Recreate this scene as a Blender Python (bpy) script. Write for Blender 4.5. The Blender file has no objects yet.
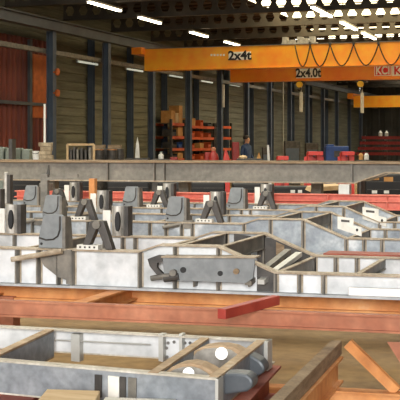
import bpy, bmesh, math, random
from mathutils import Vector, Matrix
random.seed(7)
S = bpy.context.scene
C = S.collection
# ------------------------------------------------------------------ camera model
FPX, HOR, CX, H = 1100.0, 143.0, 200.0, 1.75
A = math.atan(382 / FPX)
FW = Vector((-math.sin(A), math.cos(A), 0)); RT = Vector((math.cos(A), math.sin(A), 0)); UP = Vector((0, 0, 1))
CAM = Vector((0, 0, H)); X = Vector((1, 0, 0)); Y = Vector((0, 1, 0)); Z = UP
def ray(px, py): return FW + RT * ((px - CX) / FPX) + UP * ((HOR - py) / FPX)
def PD(px, py, d): return CAM + ray(px, py) * d
def PZ(px, py, z): return PD(px, py, (H - z) * FPX / (py - HOR))
def PP(px, py, O, U):                       # where the sight line meets the upright plane through O along U
    n = U.cross(Z); D = ray(px, py)
    return CAM + D * ((O - CAM).dot(n) / D.dot(n))
def PX(px, py, xw): return PP(px, py, Vector((xw, 0, 0)), Y)
def PY(px, py, yw): return PP(px, py, Vector((0, yw, 0)), X)
def G(px, d, z=0.0):                        # a spot at depth d under image column px
    p = PD(px, HOR, d); p.z = z; return p

# ------------------------------------------------------------------ materials
def lin(c):
    return tuple((v / 255 / 12.92) if v / 255 <= .04045 else ((v / 255 + .055) / 1.055) ** 2.4 for v in c) + (1,)
MATS = {}
def mat(name, c1, c2=None, scale=4.0, rough=.6, metal=0.0, c3=None, lo=.38, hi=.62, stretch=None, bump=0.0, emit=None, strength=0.0, fine=None):
    m = bpy.data.materials.new(name); m.use_nodes = True
    nt = m.node_tree; b = nt.nodes['Principled BSDF']
    b.inputs['Roughness'].default_value = rough; b.inputs['Metallic'].default_value = metal
    b.inputs['Base Color'].default_value = lin(c1)
    if c2:
        tc = nt.nodes.new('ShaderNodeTexCoord'); mp = nt.nodes.new('ShaderNodeMapping')
        mp.inputs['Scale'].default_value = stretch or (1, 1, 1)
        nt.links.new(tc.outputs['Object'], mp.inputs['Vector'])
        n = nt.nodes.new('ShaderNodeTexNoise'); n.inputs['Scale'].default_value = scale; n.inputs['Detail'].default_value = 5; n.inputs['Roughness'].default_value = .6
        nt.links.new(mp.outputs['Vector'], n.inputs['Vector'])
        r = nt.nodes.new('ShaderNodeValToRGB'); e = r.color_ramp.elements
        e[0].position = lo; e[0].color = lin(c1); e[1].position = hi; e[1].color = lin(c2)
        if c3:
            k = e.new(min(.98, hi + .12)); k.color = lin(c3)
        nt.links.new(n.outputs['Fac'], r.inputs['Fac'])
        out = r.outputs['Color']
        if fine:
            n2 = nt.nodes.new('ShaderNodeTexNoise'); n2.inputs['Scale'].default_value = fine; n2.inputs['Detail'].default_value = 3
            nt.links.new(mp.outputs['Vector'], n2.inputs['Vector'])
            mx = nt.nodes.new('ShaderNodeMix'); mx.data_type = 'RGBA'; mx.blend_type = 'OVERLAY'; mx.inputs[0].default_value = .45
            nt.links.new(out, mx.inputs[6]); nt.links.new(n2.outputs['Fac'], mx.inputs[7]); out = mx.outputs[2]
        nt.links.new(out, b.inputs['Base Color'])
        if bump:
            bp = nt.nodes.new('ShaderNodeBump'); bp.inputs['Strength'].default_value = bump; bp.inputs['Distance'].default_value = .01
            nt.links.new(n.outputs['Fac'], bp.inputs['Height']); nt.links.new(bp.outputs['Normal'], b.inputs['Normal'])
    if emit:
        b.inputs['Emission Color'].default_value = lin(emit); b.inputs['Emission Strength'].default_value = strength
    MATS[name] = m
    return m
M = MATS
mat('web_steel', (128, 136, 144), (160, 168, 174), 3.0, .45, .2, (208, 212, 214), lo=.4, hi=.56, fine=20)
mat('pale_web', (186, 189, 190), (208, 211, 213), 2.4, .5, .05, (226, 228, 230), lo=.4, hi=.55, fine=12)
mat('front_steel', (118, 124, 130), (140, 145, 150), 5, .5, .2, fine=30)
mat('tan_flange', (140, 124, 102), (166, 152, 132), 9, .55, 0, (196, 188, 174), fine=40)
mat('light_edge', (172, 164, 150), (196, 190, 178), 6, .55, 0, (218, 214, 206), fine=40)
mat('nose_steel', (72, 78, 84), (90, 96, 102), 8, .45, .2)
mat('weld_tint', (150, 136, 116), (176, 164, 146), 14, .6)
mat('grey_flange', (150, 154, 156), (178, 180, 180), 8, .5, .2)
mat('bracket_grey', (112, 116, 118), (128, 132, 133), 10, .5, .1)
mat('silver', (140, 136, 128), (186, 182, 174), 12, .4, .4, lo=.3)
mat('dark_steel', (52, 50, 48), (76, 72, 68), 8, .5, .2)
mat('mid_steel', (96, 94, 88), (128, 122, 112), 8, .5, .2)
mat('black', (18, 18, 19)); mat('white', (232, 232, 228), rough=.5)
mat('off_white', (205, 203, 194), (225, 223, 215), 8)
mat('rust', (190, 122, 64), (210, 150, 94), 2.6, .65, 0, (224, 184, 148), fine=14)
mat('rust_pink', (154, 92, 64), (176, 116, 86), 2.4, .65, 0, (200, 156, 134), fine=14)
mat('beam_grey', (106, 103, 95), (128, 124, 114), 2.5, .55, .1, fine=18)
mat('dust_top', (160, 134, 104), (182, 158, 128), 5, .7, 0, (206, 194, 176), fine=30)
mat('red_primer', (120, 48, 32), (146, 66, 46), 6, .6)
mat('red_beam', (204, 98, 78), (218, 118, 96), 4, .5, fine=18)
mat('red_bar', (150, 48, 36), (172, 66, 50), 5, .5)
mat('red_deep', (124, 26, 20), (146, 36, 28), 4, .5)
mat('red_bright', (196, 48, 30), (178, 38, 26), 5, .45)
mat('timber', (120, 100, 76), (150, 130, 104), 5, .8, 0, stretch=(1, 1, 6), fine=60)
mat('plywood', (190, 160, 118), (206, 180, 140), 4, .75, 0, stretch=(1, 5, 1))
mat('cardboard', (170, 120, 64), (190, 142, 84), 4, .8)
mat('floor', (126, 98, 62), (150, 122, 82), .9, .75, 0, (166, 140, 98), fine=9)
mat('crane', (250, 156, 20), (255, 172, 36), .5, .4, fine=3)
mat('crane_second', (244, 132, 18), (250, 148, 28), .5, .4, fine=3)
mat('column', (62, 74, 90), (78, 90, 106), 1.5, .55)
mat('runway', (70, 74, 78), (88, 90, 92), 1.2, .55)
mat('plank', (98, 96, 79), (122, 119, 100), 1.2, .8, 0, stretch=(1, .25, 6), fine=12)
mat('red_sheet', (100, 38, 24), (128, 56, 34), 1.1, .6, 0, stretch=(3, 3, .4), fine=6)
mat('orange_sheet', (176, 84, 28), (196, 104, 44), .9, .6, 0, fine=6)
mat('roof_dark', (60, 46, 36), (80, 62, 48), .8, .8)
mat('rafter', (66, 60, 52), (82, 75, 65), 1.0, .6)
mat('dark_wall', (54, 52, 46), (70, 68, 60), .6, .8)
mat('blue', (30, 60, 120), (40, 76, 140), 3, .5)
mat('blue_cloth', (40, 58, 90), (54, 74, 108), 9, .9)
mat('skin', (190, 140, 112)); mat('hair', (38, 30, 26)); mat('trousers', (30, 36, 48))
mat('cabinet_green', (112, 122, 112), (134, 142, 132), 3, .5)
mat('stone', (140, 126, 104), (176, 162, 138), 7, .85, fine=30)
mat('yellow', (240, 190, 40), rough=.4)
mat('sign_white', (244, 241, 230)); mat('sign_red', (222, 34, 26)); mat('cable', (52, 32, 14))
mat('orange_rack', (206, 92, 40), (188, 78, 32), 3, .5)
mat('galv', (176, 176, 170), (196, 196, 190), 3, .45, .3)
mat('tube_light', (255, 250, 235), emit=(255, 240, 205), strength=9.0)
mat('wall_light', (235, 240, 235), emit=(225, 235, 220), strength=.4)
mat('skylight', (255, 250, 235), emit=(255, 238, 190), strength=4.0)
mat('roof_fill', (250, 250, 240), emit=(250, 245, 225), strength=5.0)  # glow of the added fill panels, not real roof glazing
mat('pin', (226, 226, 222), (240, 240, 238), 12, .35, .1)

# ------------------------------------------------------------------ mesh builder
class MB:
    def __init__(s): s.v = []; s.f = []
    def add(s, vs, fs):
        o = len(s.v); s.v += [Vector(p) for p in vs]; s.f += [tuple(i + o for i in f) for f in fs]; return s
    def hexa(s, p):
        return s.add(p, [(0, 3, 2, 1), (4, 5, 6, 7), (0, 1, 5, 4), (1, 2, 6, 5), (2, 3, 7, 6), (3, 0, 4, 7)])
    def box(s, c, sx, sy, sz, ux=X, uy=Y, uz=Z):          # c = middle of the base
        a, b, h = ux * (sx / 2), uy * (sy / 2), uz * sz; c = Vector(c)
        return s.hexa([c - a - b, c + a - b, c + a + b, c - a + b, c - a - b + h, c + a - b + h, c + a + b + h, c - a + b + h])
    def bar(s, p, q, w, h, side=None):                    # beam with p-q along its middle
        p, q = Vector(p), Vector(q); t = (q - p).normalized()
        sd = (side.copy() if side else t.cross(Z))
        if sd.length < 1e-4: sd = X.copy()
        sd.normalize(); up = sd.cross(t).normalized(); a, b = sd * (w / 2), up * (h / 2)
        return s.hexa([p - a - b, p + a - b, p + a + b, p - a + b, q - a - b, q + a - b, q + a + b, q - a + b])
    def prism(s, poly, vec):
        n = len(poly); poly = [Vector(p) for p in poly]
        return s.add(poly + [p + vec for p in poly], [tuple(range(n))[::-1], tuple(range(n, 2 * n))] + [(i, (i + 1) % n, n + (i + 1) % n, n + i) for i in range(n)])
    def tube(s, pts, r, n=8):
        pts = [Vector(p) for p in pts]; o = len(s.v); ref = None
        for i, p in enumerate(pts):
            t = (pts[min(i + 1, len(pts) - 1)] - pts[max(i - 1, 0)]).normalized()
            if ref is None:
                ref = t.cross(Z) if abs(t.z) < .9 else t.cross(X)
            ref = (ref - t * ref.dot(t)).normalized(); bn = t.cross(ref)
            for k in range(n):
                a = 2 * math.pi * k / n; s.v.append(p + (ref * math.cos(a) + bn * math.sin(a)) * r)
        for i in range(len(pts) - 1):
            for k in range(n):
                a, b = o + i * n + k, o + i * n + (k + 1) % n; s.f.append((a, b, b + n, a + n))
        s.f.append(tuple(o + k for k in range(n))[::-1]); e = o + (len(pts) - 1) * n; s.f.append(tuple(e + k for k in range(n)))
        return s
    def lathe(s, c, prof, n=16):                          # prof: (radius, z)
        c = Vector(c); o = len(s.v)
        for r, z in prof:
            for k in range(n):
                a = 2 * math.pi * k / n; s.v.append(c + Vector((r * math.cos(a), r * math.sin(a), z)))
        for i in range(len(prof) - 1):
            for k in range(n):
                a, b = o + i * n + k, o + i * n + (k + 1) % n; s.f.append((a, b, b + n, a + n))
        s.f.append(tuple(o + k for k in range(n))[::-1]); e = o + (len(prof) - 1) * n; s.f.append(tuple(e + k for k in range(n)))
        return s
    def ribbon(s, line, w, t, side=Y):                    # plate of width w, thickness t lying along a polyline
        for p, q in zip(line, line[1:]):
            a = side * (w / 2); h = Z * t
            s.hexa([p - a, q - a, q + a, p + a, p - a + h, q - a + h, q + a + h, p + a + h])
        return s
    def build(s, name, m, parent=None, bevel=0, smooth=False, loc=None):
        me = bpy.data.meshes.new(name); o = bpy.data.objects.new(name, me); C.objects.link(o)
        base = Vector((0, 0, 0))
        if parent:
            o.parent = parent; p = parent
            while p: base += p.location; p = p.parent
        else:
            base = Vector(loc) if loc is not None else sum(s.v, Vector()) / len(s.v)
            if loc is None: base.z = min(v.z for v in s.v)
            o.location = base
        me.from_pydata([v - base for v in s.v], [], s.f)
        bm = bmesh.new(); bm.from_mesh(me); bmesh.ops.recalc_face_normals(bm, faces=bm.faces); bm.to_mesh(me); bm.free()
        me.materials.append(MATS[m])
        if bevel:
            bv = o.modifiers.new('Bevel', 'BEVEL'); bv.width = bevel; bv.segments = 2; bv.limit_method = 'ANGLE'
        if smooth:
            for p in me.polygons: p.use_smooth = True
        return o
def tag(o, label=None, cat=None, group=None, kind=None):
    if label: o['label'] = label
    if cat: o['category'] = cat
    if group: o['group'] = group
    if kind: o['kind'] = kind
    return o
def thing(name, loc, label, cat, group=None):
    o = bpy.data.objects.new(name, None); o.empty_display_size = .1; C.objects.link(o); o.location = loc
    return tag(o, label, cat, group)
def kids(o): return [c for c in o.children]
def copy_tree(o, parent=None):
    c = o.copy(); C.objects.link(c)
    if parent: c.parent = parent
    for ch in list(o.children): copy_tree(ch, c)
    return c
def text(parent, name, body, m, at, size, sx=1.0, right=X, fwd=None, ext=.004):
    cu = bpy.data.curves.new(name, 'FONT'); cu.body = body; cu.size = size; cu.align_x = 'CENTER'; cu.align_y = 'CENTER'; cu.extrude = ext; cu.offset = .03 * size
    t = bpy.data.objects.new(name, cu); C.objects.link(t); dg = bpy.context.evaluated_depsgraph_get()
    me = bpy.data.meshes.new_from_object(t.evaluated_get(dg)); bpy.data.objects.remove(t)
    me.materials.clear(); me.materials.append(MATS[m])
    me.transform(Matrix.Diagonal((sx, 1, 1, 1)))
    me.transform(Matrix.Rotation(math.pi / 2, 4, 'X'))
    o = bpy.data.objects.new(name, me); C.objects.link(o); o.parent = parent
    base = Vector(); p = parent
    while p: base += p.location; p = p.parent
    o.location = Vector(at) - base
    return o

# ------------------------------------------------------------------ setting
XW, YB, ZR = -16.9, 88.0, 6.75
def struct(mb, name, m): return tag(mb.build(name, m), kind='structure')
struct(MB().box((-2, 38, -.2), 40, 114, .2), 'floor', 'floor')
wb = MB()
z = 0.0
while z < 7.2:                                            # planked wall: boards with small laps
    wb.hexa([Vector((XW - .3, -4, z)), Vector((XW, -4, z)), Vector((XW, YB, z)), Vector((XW - .3, YB, z)),
             Vector((XW - .3, -4, z + .3)), Vector((XW - .05, -4, z + .3)), Vector((XW - .05, YB, z + .3)), Vector((XW - .3, YB, z + .3))]); z += .3
struct(wb, 'wall_left', 'plank')
bw = MB()
x = XW
while x < 12:
    bw.prism([Vector((x, YB, 0)), Vector((x + .5, YB, 0)), Vector((x + .6, YB + .08, 0)), Vector((x + .9, YB + .08, 0)), Vector((x + 1, YB, 0)), Vector((x + 1, YB + .3, 0)), Vector((x, YB + .3, 0))], Z * 7.2); x += 1
struct(bw, 'wall_back', 'dark_wall')
struct(MB().box((10.2, 42, 0), .3, 92, 7.2), 'wall_right', 'dark_wall')
rf = MB()
y = -4.0
while y < YB:                                             # ribbed roof deck
    rf.box((-3.4, y + .25, ZR), 27, .5, .1); rf.box((-3.4, y + .75, ZR + .08), 27, .5, .1); y += 1.0
struct(rf, 'ceiling', 'roof_dark')

# rows of structural bays (4.15 m apart)
BAY = 4.15; Y0 = PX(108, 143, -15.3).y
cols = [Y0 + BAY * k for k in range(-2, 12)]
ordn = ['first', 'second', 'third', 'fourth', 'fifth', 'sixth', 'seventh', 'eighth', 'ninth', 'tenth', 'eleventh', 'twelfth', 'thirteenth', 'fourteenth', 'fifteenth']
def h_col(name, c, w, dpt, h, m, label, cat, group):
    t = thing(name, c, label, cat, group)
    mb = MB(); c = Vector(c)
    mb.box(c + Y * (w / 2 - .01), dpt, .02, h); mb.box(c - Y * (w / 2 - .01), dpt, .02, h); mb.box(c, .02, w - .02, h)
    mb.build('shaft', m, t)
    MB().box(c, dpt + .1, w + .1, .03).build('base_plate', m, t)
    return t
def two_flange(name, c, w, dpt, h, m, label, cat, group):   # flanges face the hall (+X)
    t = thing(name, c, label, cat, group); c = Vector(c); mb = MB()
    mb.box(c + X * (dpt / 2 - .012), .024, w, h); mb.box(c - X * (dpt / 2 - .012), .024, w, h); mb.box(c, dpt - .04, .02, h)
    mb.build('shaft', m, t); MB().box(c, dpt + .12, w + .1, .03).build('base_plate', m, t)
    MB().box(c + Z * h, dpt, w, .02).build('cap_plate', m, t)
    return t
vis = 0
for yy in cols:
    two_flange('steel_column', (-15.35, yy, 0), .23, .22, 5.149, 'column',
               'thick blue-grey steel column under the crane runway, %s one counted from the left of the planked wall' % ordn[vis], 'column', 'columns carrying the crane runway'); vis += 1
vis = 0
for px in (92, 131, 165, 197, 227, 252, 272, 293, 311, 327):
    yy = PX(px, 143, XW + .15).y
    h_col('wall_post', (XW + .12, yy, 0), .2, .2, 5.9, 'column', 'slim dark blue steel post fixed to the planked wall, %s one counted from the left' % ordn[vis], 'post', 'slim posts on the planked wall'); vis += 1
# runway beam for the cranes and rail along the wall
t = thing('runway_beam', (-15.25, 18, 5.17), 'long grey steel runway beam below the roof carrying the orange cranes', 'beam')
MB().box((-15.25, 53, 5.17), .3, 70, .03).build('bottom_flange', 'runway', t)
MB().box((-15.25, 53, 5.2), .05, 70, .3).build('web', 'runway', t)
MB().box((-15.25, 53, 5.47), .3, 70, .03).build('top_flange', 'runway', t)
t = tag(MB().box((-15.58, 53, 4.5), .16, 70, .14).build('wall_rail', 'mid_steel'), 'thin grey rail running level along the planked wall under the runway', 'rail')
# castellated rafters
ZB, ZT = 5.98, 6.6
def rafter(yy, label):
    t = thing('castellated_rafter', (-3, yy, ZB), label, 'rafter', 'castellated roof rafters')
    bm = MB(); p = .5; hw = .17; hh = .165; zc = (ZB + ZT) / 2
    x0, n = -16.9, 54
    for i in range(n):
        a = x0 + i * p; c = a + p / 2
        hexo = [(c - hw, zc), (c - hw / 2, zc + hh), (c + hw / 2, zc + hh), (c + hw, zc), (c + hw / 2, zc - hh), (c - hw / 2, zc - hh)]
        pt = lambda q: Vector((q[0], yy, q[1]))
        fr = [(a, ZB), (a + p, ZB), (a + p, zc), (a + p, ZT), (a, ZT), (a, zc)]
        quads = [[fr[5], hexo[0], hexo[1], fr[4]], [fr[4], hexo[1], hexo[2], fr[3]], [fr[3], hexo[2], hexo[3], fr[2]],
                 [fr[2], hexo[3], hexo[4], fr[1]], [fr[1], hexo[4], hexo[5], fr[0]], [fr[0], hexo[5], hexo[0], fr[5]]]
        for q in quads: bm.prism([pt(k) for k in q], Y * .02)
    bm.build('web', 'rafter', t)
    MB().box((-3.4, yy, ZB - .02), 26.98, .2, .02).build('bottom_flange', 'rafter', t)
    MB().box((-3.4, yy, ZT), 26.98, .2, .02).build('top_flange', 'rafter', t)
raf = [34.3 + 4.07 * k for k in range(-1, 13)]
rn = 0
for yy in raf:
    rafter(yy, 'grey steel roof rafter with a row of round holes, %s one counted from the camera' % ordn[rn]); rn += 1
# skylights between rafters
for k, (yy, xa, xb) in enumerate(((raf[1], -10.9, 4), (raf[2], -10.9, 4), (raf[4], -11.2, 4))):
    t = MB().box(((xa + xb) / 2, yy + 2.2, ZR - .06), xb - xa, 3.4, .04).build('glow_panel_%d' % (k + 1), 'skylight'); tag(t, kind='structure')
for k in range(7):  # unseen glowing panels added to brighten the deep hall, crane and foreground
    t = MB().box((-6.5, (53 + 9 * k) if k < 4 else 8.5 + 8 * (k - 4), ZR - .06), 13, 3.2, .04).build('glow_panel_%d' % (k + 4), 'roof_fill'); tag(t, kind='structure')
# ceiling strip lights
hang_top = ZR
def strip(name, c, L, label, group, m, hang):
    t = thing(name, c, label, 'light', group); c = Vector(c)
    MB().box(c + Z * .05, .16, L, .06).build('housing', 'galv', t)
    MB().box(c, .11, L - .06, .05).build('tube', m, t)
    for s in (-1, 1):
        if hang: MB().box(c + Y * (s * L * .4) + Z * .11, .02, .02, hang if all(abs(c.y + s * L * .4 - q) > .12 for q in raf) else .08).build('hanger', 'dark_steel', t)
ln = 0
for px, py in ((105, 7.5), (150, 21.3), (199, 35.3), (232, 44.3)):
    p = PZ(px, py, 5.76); strip('strip_light', p, 1.9 if ln else 2.3, 'lit ceiling strip light in the row over the runway, %s one counted from the left' % ordn[ln], 'strip lights over the runway', 'tube_light', ZR - 5.76 - .11); ln += 1
ln = 0
for px, py in ((322, 13), (349, 27), (369, 36.8)):
    p = PZ(px, py, 5.76); strip('strip_light', p, 2.6, 'lit ceiling strip light above the middle of the cranes, %s from the left' % ordn[ln], 'strip lights above the cranes', 'tube_light', ZR - 5.76 - .11); ln += 1
ln = 0
for px, py in ((87, 64), (134, 71), (175, 77.2), (206, 82.5), (234, 86)):
    p = PX(px, py, XW + .16); t = thing('wall_light', p, 'faint pale wall light between the wall posts, %s one counted from the left' % ordn[ln], 'light', 'wall lights along the planks'); ln += 1
    MB().box(p, .06, 1.7, .1).build('housing', 'galv', t); MB().box(p + X * .05, .05, 1.6, .06).build('diffuser', 'wall_light', t)

# ------------------------------------------------------------------ cranes
def crane(yf, ztop, h, x0, m, label, details=True):
    """box girder with its camera face at y = yf"""
    c = Vector((x0, yf + .25, ztop - h)); t = thing('overhead_crane', c, label, 'crane', None)
    L = 9.5 - x0; mx = x0 + L / 2
    g = MB().box((mx, yf + .25, ztop - h), L, .42, h).build('girder', m, t)
    MB().box((mx, yf + .25, ztop - h - .025), L, .56, .03).build('bottom_flange', m, g)
    MB().box((mx, yf + .25, ztop), L, .5, .025).build('top_flange', 'mid_steel', g)
    e = MB().box((x0 - .17, yf + 1.3, ztop - .2), .38, 3.2, 5.165 - ztop + .2).build('end_truck', 'crane_second', t)
    for s in (-.1, 2.6):
        w = MB().tube([Vector((x0 - .375, yf + .3 + s, ztop - .09)), Vector((x0 + .06, yf + .3 + s, ztop - .09))], .1, 14).build('wheel', 'dark_steel', e)
    return t
p = PX(144, 49, -14.85); YC1 = p.y; Z1 = 5.12
c1 = crane(YC1, Z1, .75, -14.85, 'crane', 'nearer orange overhead crane girder carrying the 2x4t sign and looping cable')
YF = YC1 + .03
def on1(px, py, off=0.0): return PY(px, py, YC1 + .04 - off)
a, b = on1(229, 60.3), on1(251, 51.5)
pl = MB().box(((a.x + b.x) / 2, YC1 + .02, a.z), b.x - a.x, .04, b.z - a.z).build('sign_plate', 'sign_white', c1)
text(pl, 'lettering', '2x4t', 'black', ((a.x + b.x) / 2, YC1 - .005, (a.z + b.z) / 2), .44, 1.05)
mk = MB()
for i in range(5):
    q = on1(211.5 + i * 3.1, 56); mk.box((q.x, YC1 + .035, q.z), .07, .01, .07)
mk.build('faded_lettering', 'sign_white', c1)
# top rail gear on the near crane
tr = MB()
a = on1(281, 43.5); b = on1(316, 41.5)
tr.box(((a.x + b.x) / 2, YC1 + .25, Z1 + .03), b.x - a.x, .3, .05)
for px in (284, 291, 299, 304, 311): q = on1(px, 42); tr.box((q.x, YC1 + .25, Z1 + .08), .18, .22, .1 + .05 * (px % 3))
tr.build('trolley_gear', 'silver', c1)
# festoon cable loops
pk = [295, 310, 330, 353.5, 378.5, 404, 430]; cab = []
for i in range(len(pk) - 1):
    for k in range(13):
        s = k / 12; px = pk[i] + (pk[i + 1] - pk[i]) * s; w = 1 - abs(2 * s - 1) ** 1.9
        py = 45.2 - i * .45 + 21.5 * w; cab.append(on1(px, py, .1))
MB().tube(cab, .022, 6).build('festoon_cable', 'cable', c1, smooth=True)
for px in pk[1:6]:
    q = on1(px, 44.6, .1); MB().box(q, .07, .12, .1).build('cable_runner', 'dark_steel', c1)
# second crane
p = PX(230, 82, -14.6); YC2 = p.y
zt2 = PY(300, 62, YC2).z; zb2 = p.z
Z2 = zb2 + .78
c2 = crane(YC2, Z2, .76, -14.6, 'crane_second', 'second orange crane girder behind the first, carrying the 2x4.0t sign and red emblem')
def on2(px, py, off=0.0): return PY(px, py, YC2 + .04 - off)
a, b = on2(296.5, 78.3), on2(320.5, 68.2)
pl = MB().box(((a.x + b.x) / 2, YC2 + .02, a.z), b.x - a.x, .04, b.z - a.z).build('sign_plate', 'sign_white', c2)
text(pl, 'lettering', '2x4.0t', 'black', ((a.x + b.x) / 2, YC2 - .005, (a.z + b.z) / 2), .52, .84)
a, b = on2(374.5, 76), on2(391.5, 65.5)
pl = MB().box(((a.x + b.x) / 2, YC2 + .02, a.z), b.x - a.x, .04, b.z - a.z).build('emblem_plate', 'sign_white', c2)
MB().box(((a.x + b.x) / 2, YC2, a.z + .03), b.x - a.x - .06, .03, b.z - a.z - .06).build('emblem_field', 'sign_red', pl)
text(pl, 'lettering', 'KCI', 'sign_white', ((a.x + b.x) / 2, YC2 - .02, (a.z + b.z) / 2), .48, .78)
a2 = on2(392, 76); b2 = on2(421, 65.5)
pl = MB().box(((a2.x + b2.x) / 2, YC2 + .02, a2.z), b2.x - a2.x, .04, b2.z - a2.z).build('name_plate', 'sign_white', c2)
text(pl, 'lettering', 'KON', 'sign_red', ((a2.x + b2.x) / 2, YC2 - .005, (a2.z + b2.z) / 2), .46, 1.0)
p = PX(357, 107, -14.6)
Y3 = min(p.y, 80); zb3 = H + (HOR - 107) / FPX * (p - CAM).dot(FW)
crane(Y3, zb3 + .76, .76, -14.85, 'crane', 'far short-looking orange crane girder near the dark end wall')
# hoists under the second crane
def hoist(px, hook_y, tail, label):
    base = on2(px, 83); base.y = YC2 + .25; base.z = Z2 - .785 - .122
    t = thing('chain_hoist', base, label, 'hoist', 'hoists under the second crane')
    MB().box(base, .5, .4, .09).build('hoist_body', 'dark_steel', t, bevel=.02)
    MB().box(base + Z * .09, .2, .3, .03).build('trolley', 'dark_steel', t)
    hk = PY(px, hook_y, YC2 - .06)
    MB().tube([base + Z * .01, hk], .025, 6).build('chain', 'mid_steel', t)
    MB().tube([hk - Y * .08, hk + Y * .08], .13, 16).build('hook_block', 'yellow', t)
    pts = [hk + Vector((math.sin(k / 9 * 4.6) * .07, 0, -.12 - .07 + .07 * math.cos(k / 9 * 4.6))) for k in range(10)]
    MB().tube(pts, .025, 6).build('hook', 'dark_steel', t)
    q = PY(px + 1.6, 0, YC2 + .1); top = Vector((q.x, YC2 + .1, base.z + .02)); bot = PY(px + 1.6, tail, YC2 + .1)
    MB().tube([top, bot + Z * .8], .02, 6).build('pendant_cable', 'galv', t)
    MB().box(bot, .13, .1, .85).build('pendant_control', 'off_white', t, bevel=.02)
hoist(299.5, 84.5, 112, 'chain hoist with yellow hook block hanging below the 2x4.0t sign')
hoist(360.5, 84, 113, 'chain hoist hanging below the crane just left of the red emblem')
q = on2(283, 82); tag(MB().tube([Vector((q.x, YC2 + .1, Z2 - .79)), Vector((q.x, YC2 + .1, .4))], .02, 6).build('hanging_chain', 'galv'), 'long thin pale chain hanging from the second crane, left of the yellow hook', 'chain')
tag(MB().box(Vector((-15.19, min(cols, key=lambda q: abs(q - PX(219.5, 100, -15.2).y)), PX(219.5, 107, -15.2).z)), .08, .12, PX(219.5, 84, -15.2).z - PX(219.5, 107, -15.2).z).build('cable_duct', 'off_white'), 'pale upright cable duct on a column left of the person in blue', 'duct')

# ------------------------------------------------------------------ chassis frames on the rust coloured jig
ZC = .79
p0, p1 = PZ(0, 284.5, ZC), PZ(400, 299, ZC)
U = (p1 - p0).normalized(); O1 = PZ(200, 291.5, ZC)
def n1(px, py, v=0.0): return PP(px, py, O1 + Y * v, U)
prof_px = [(0, 246.5), (141, 250.5), (161, 244.5), (219, 244.5), (276, 271), (400, 275)]
prof = [n1(*q) for q in prof_px]
us = [(p - O1).dot(U) for p in prof]; zs = [p.z for p in prof]
zl = (zs[0] + zs[1]) / 2; zs[0] = zs[1] = zl; zm = (zs[2] + zs[3]) / 2; zs[2] = zs[3] = zm; zr = (zs[4] + zs[5]) / 2; zs[4] = zs[5] = zr
us[0] = -4.3; us[-1] = us[-1] + .7
def at(u, v, z): return O1 + U * u + Y * v + Z * (z - ZC)
def ztop(u):
    for (a, za), (b, zb) in zip(zip(us, zs), zip(us[1:], zs[1:])):
        if a <= u <= b: return za + (zb - za) * (u - a) / (b - a)
    return zs[-1]
WID = 1.08
def uof(px, py=260, v=0.0): return (n1(px, py, v) - O1).dot(U)
def make_chassis():
    t = thing('trailer_chassis', O1.copy(), '', 'chassis', 'trailer chassis lying side by side')
    stiff = [19, 40, 60, 74, 141, 176, 219, 276, 300, 324, -60, -130, -200]
    for v, side in ((0, 'near'), (WID, 'far')):
        tops = [at(u, v, z - .012) for u, z in zip(us, zs)]
        poly = [at(us[0], v - .005, ZC + .012), at(us[-1], v - .005, ZC + .012)] + [at(u, v - .005, z - .012) for u, z in list(zip(us, zs))[::-1]]
        w = MB().prism(poly, Y * .01).build('side_rail', 'pale_web', t)
        MB().ribbon(tops, .085, .012).build('top_flange', 'tan_flange', w)
        MB().ribbon([at(us[0], v, ZC), at(us[-1], v, ZC)], .13, .016).build('bottom_flange', 'grey_flange', w)
        for px in stiff:
            u = uof(px); m = MB().prism([at(u, v - .06, ZC + .016), at(u, v - .006, ZC + .016), at(u, v - .006, ztop(u) - .012), at(u, v - .06, ztop(u) - .012)], U * .01)
            m.build('stiffener', 'mid_steel', w)
            if px > -20: MB().prism([at(u - .018, v - .0065, ZC + .017), at(u + .022, v - .0065, ZC + .017), at(u + .022, v - .0065, min(ztop(u - .018), ztop(u + .022)) - .013), at(u - .018, v - .0065, min(ztop(u - .018), ztop(u + .022)) - .013)], Y * .001).build('weld_mark', 'weld_tint', w)
    for px, zz, hh in ((141, None, .14), (176, None, .1), (219, None, .1), (276, None, .14), (355, None, .07), (20, None, .12), (-120, None, .12), (-210, None, .12)):
        u = uof(px); zt = ztop(u) - .014
        m = MB(); s, e = at(u, .07, zt), at(u, WID - .07, zt)
        m.ribbon([s - Z * hh, e - Z * hh], .05, .008, U)
        m.prism([s - Z * hh, e - Z * hh, e - Z * .004, s - Z * .004], U * .008)
        for v0 in (.006, WID - .076):                    # end plates that reach the webs
            m.prism([at(u, v0, zt - hh), at(u, v0 + .07, zt - hh), at(u, v0 + .07, zt - .002), at(u, v0, zt - .002)], U * .01)
        m = m.build('cross_member', 'mid_steel', t)
        MB().ribbon([s - Z * .004, e - Z * .004], .034, .008, U).build('top_strip', 'tan_flange', m)
    for k in range(3):                                    # three suspension stations
        u0 = uof(51) - 1.19 * k
        hanger(t, u0, 0); arm(t, u0 + .34, 0)
        spring(t, u0 + .03, WID)
    return t
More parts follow.
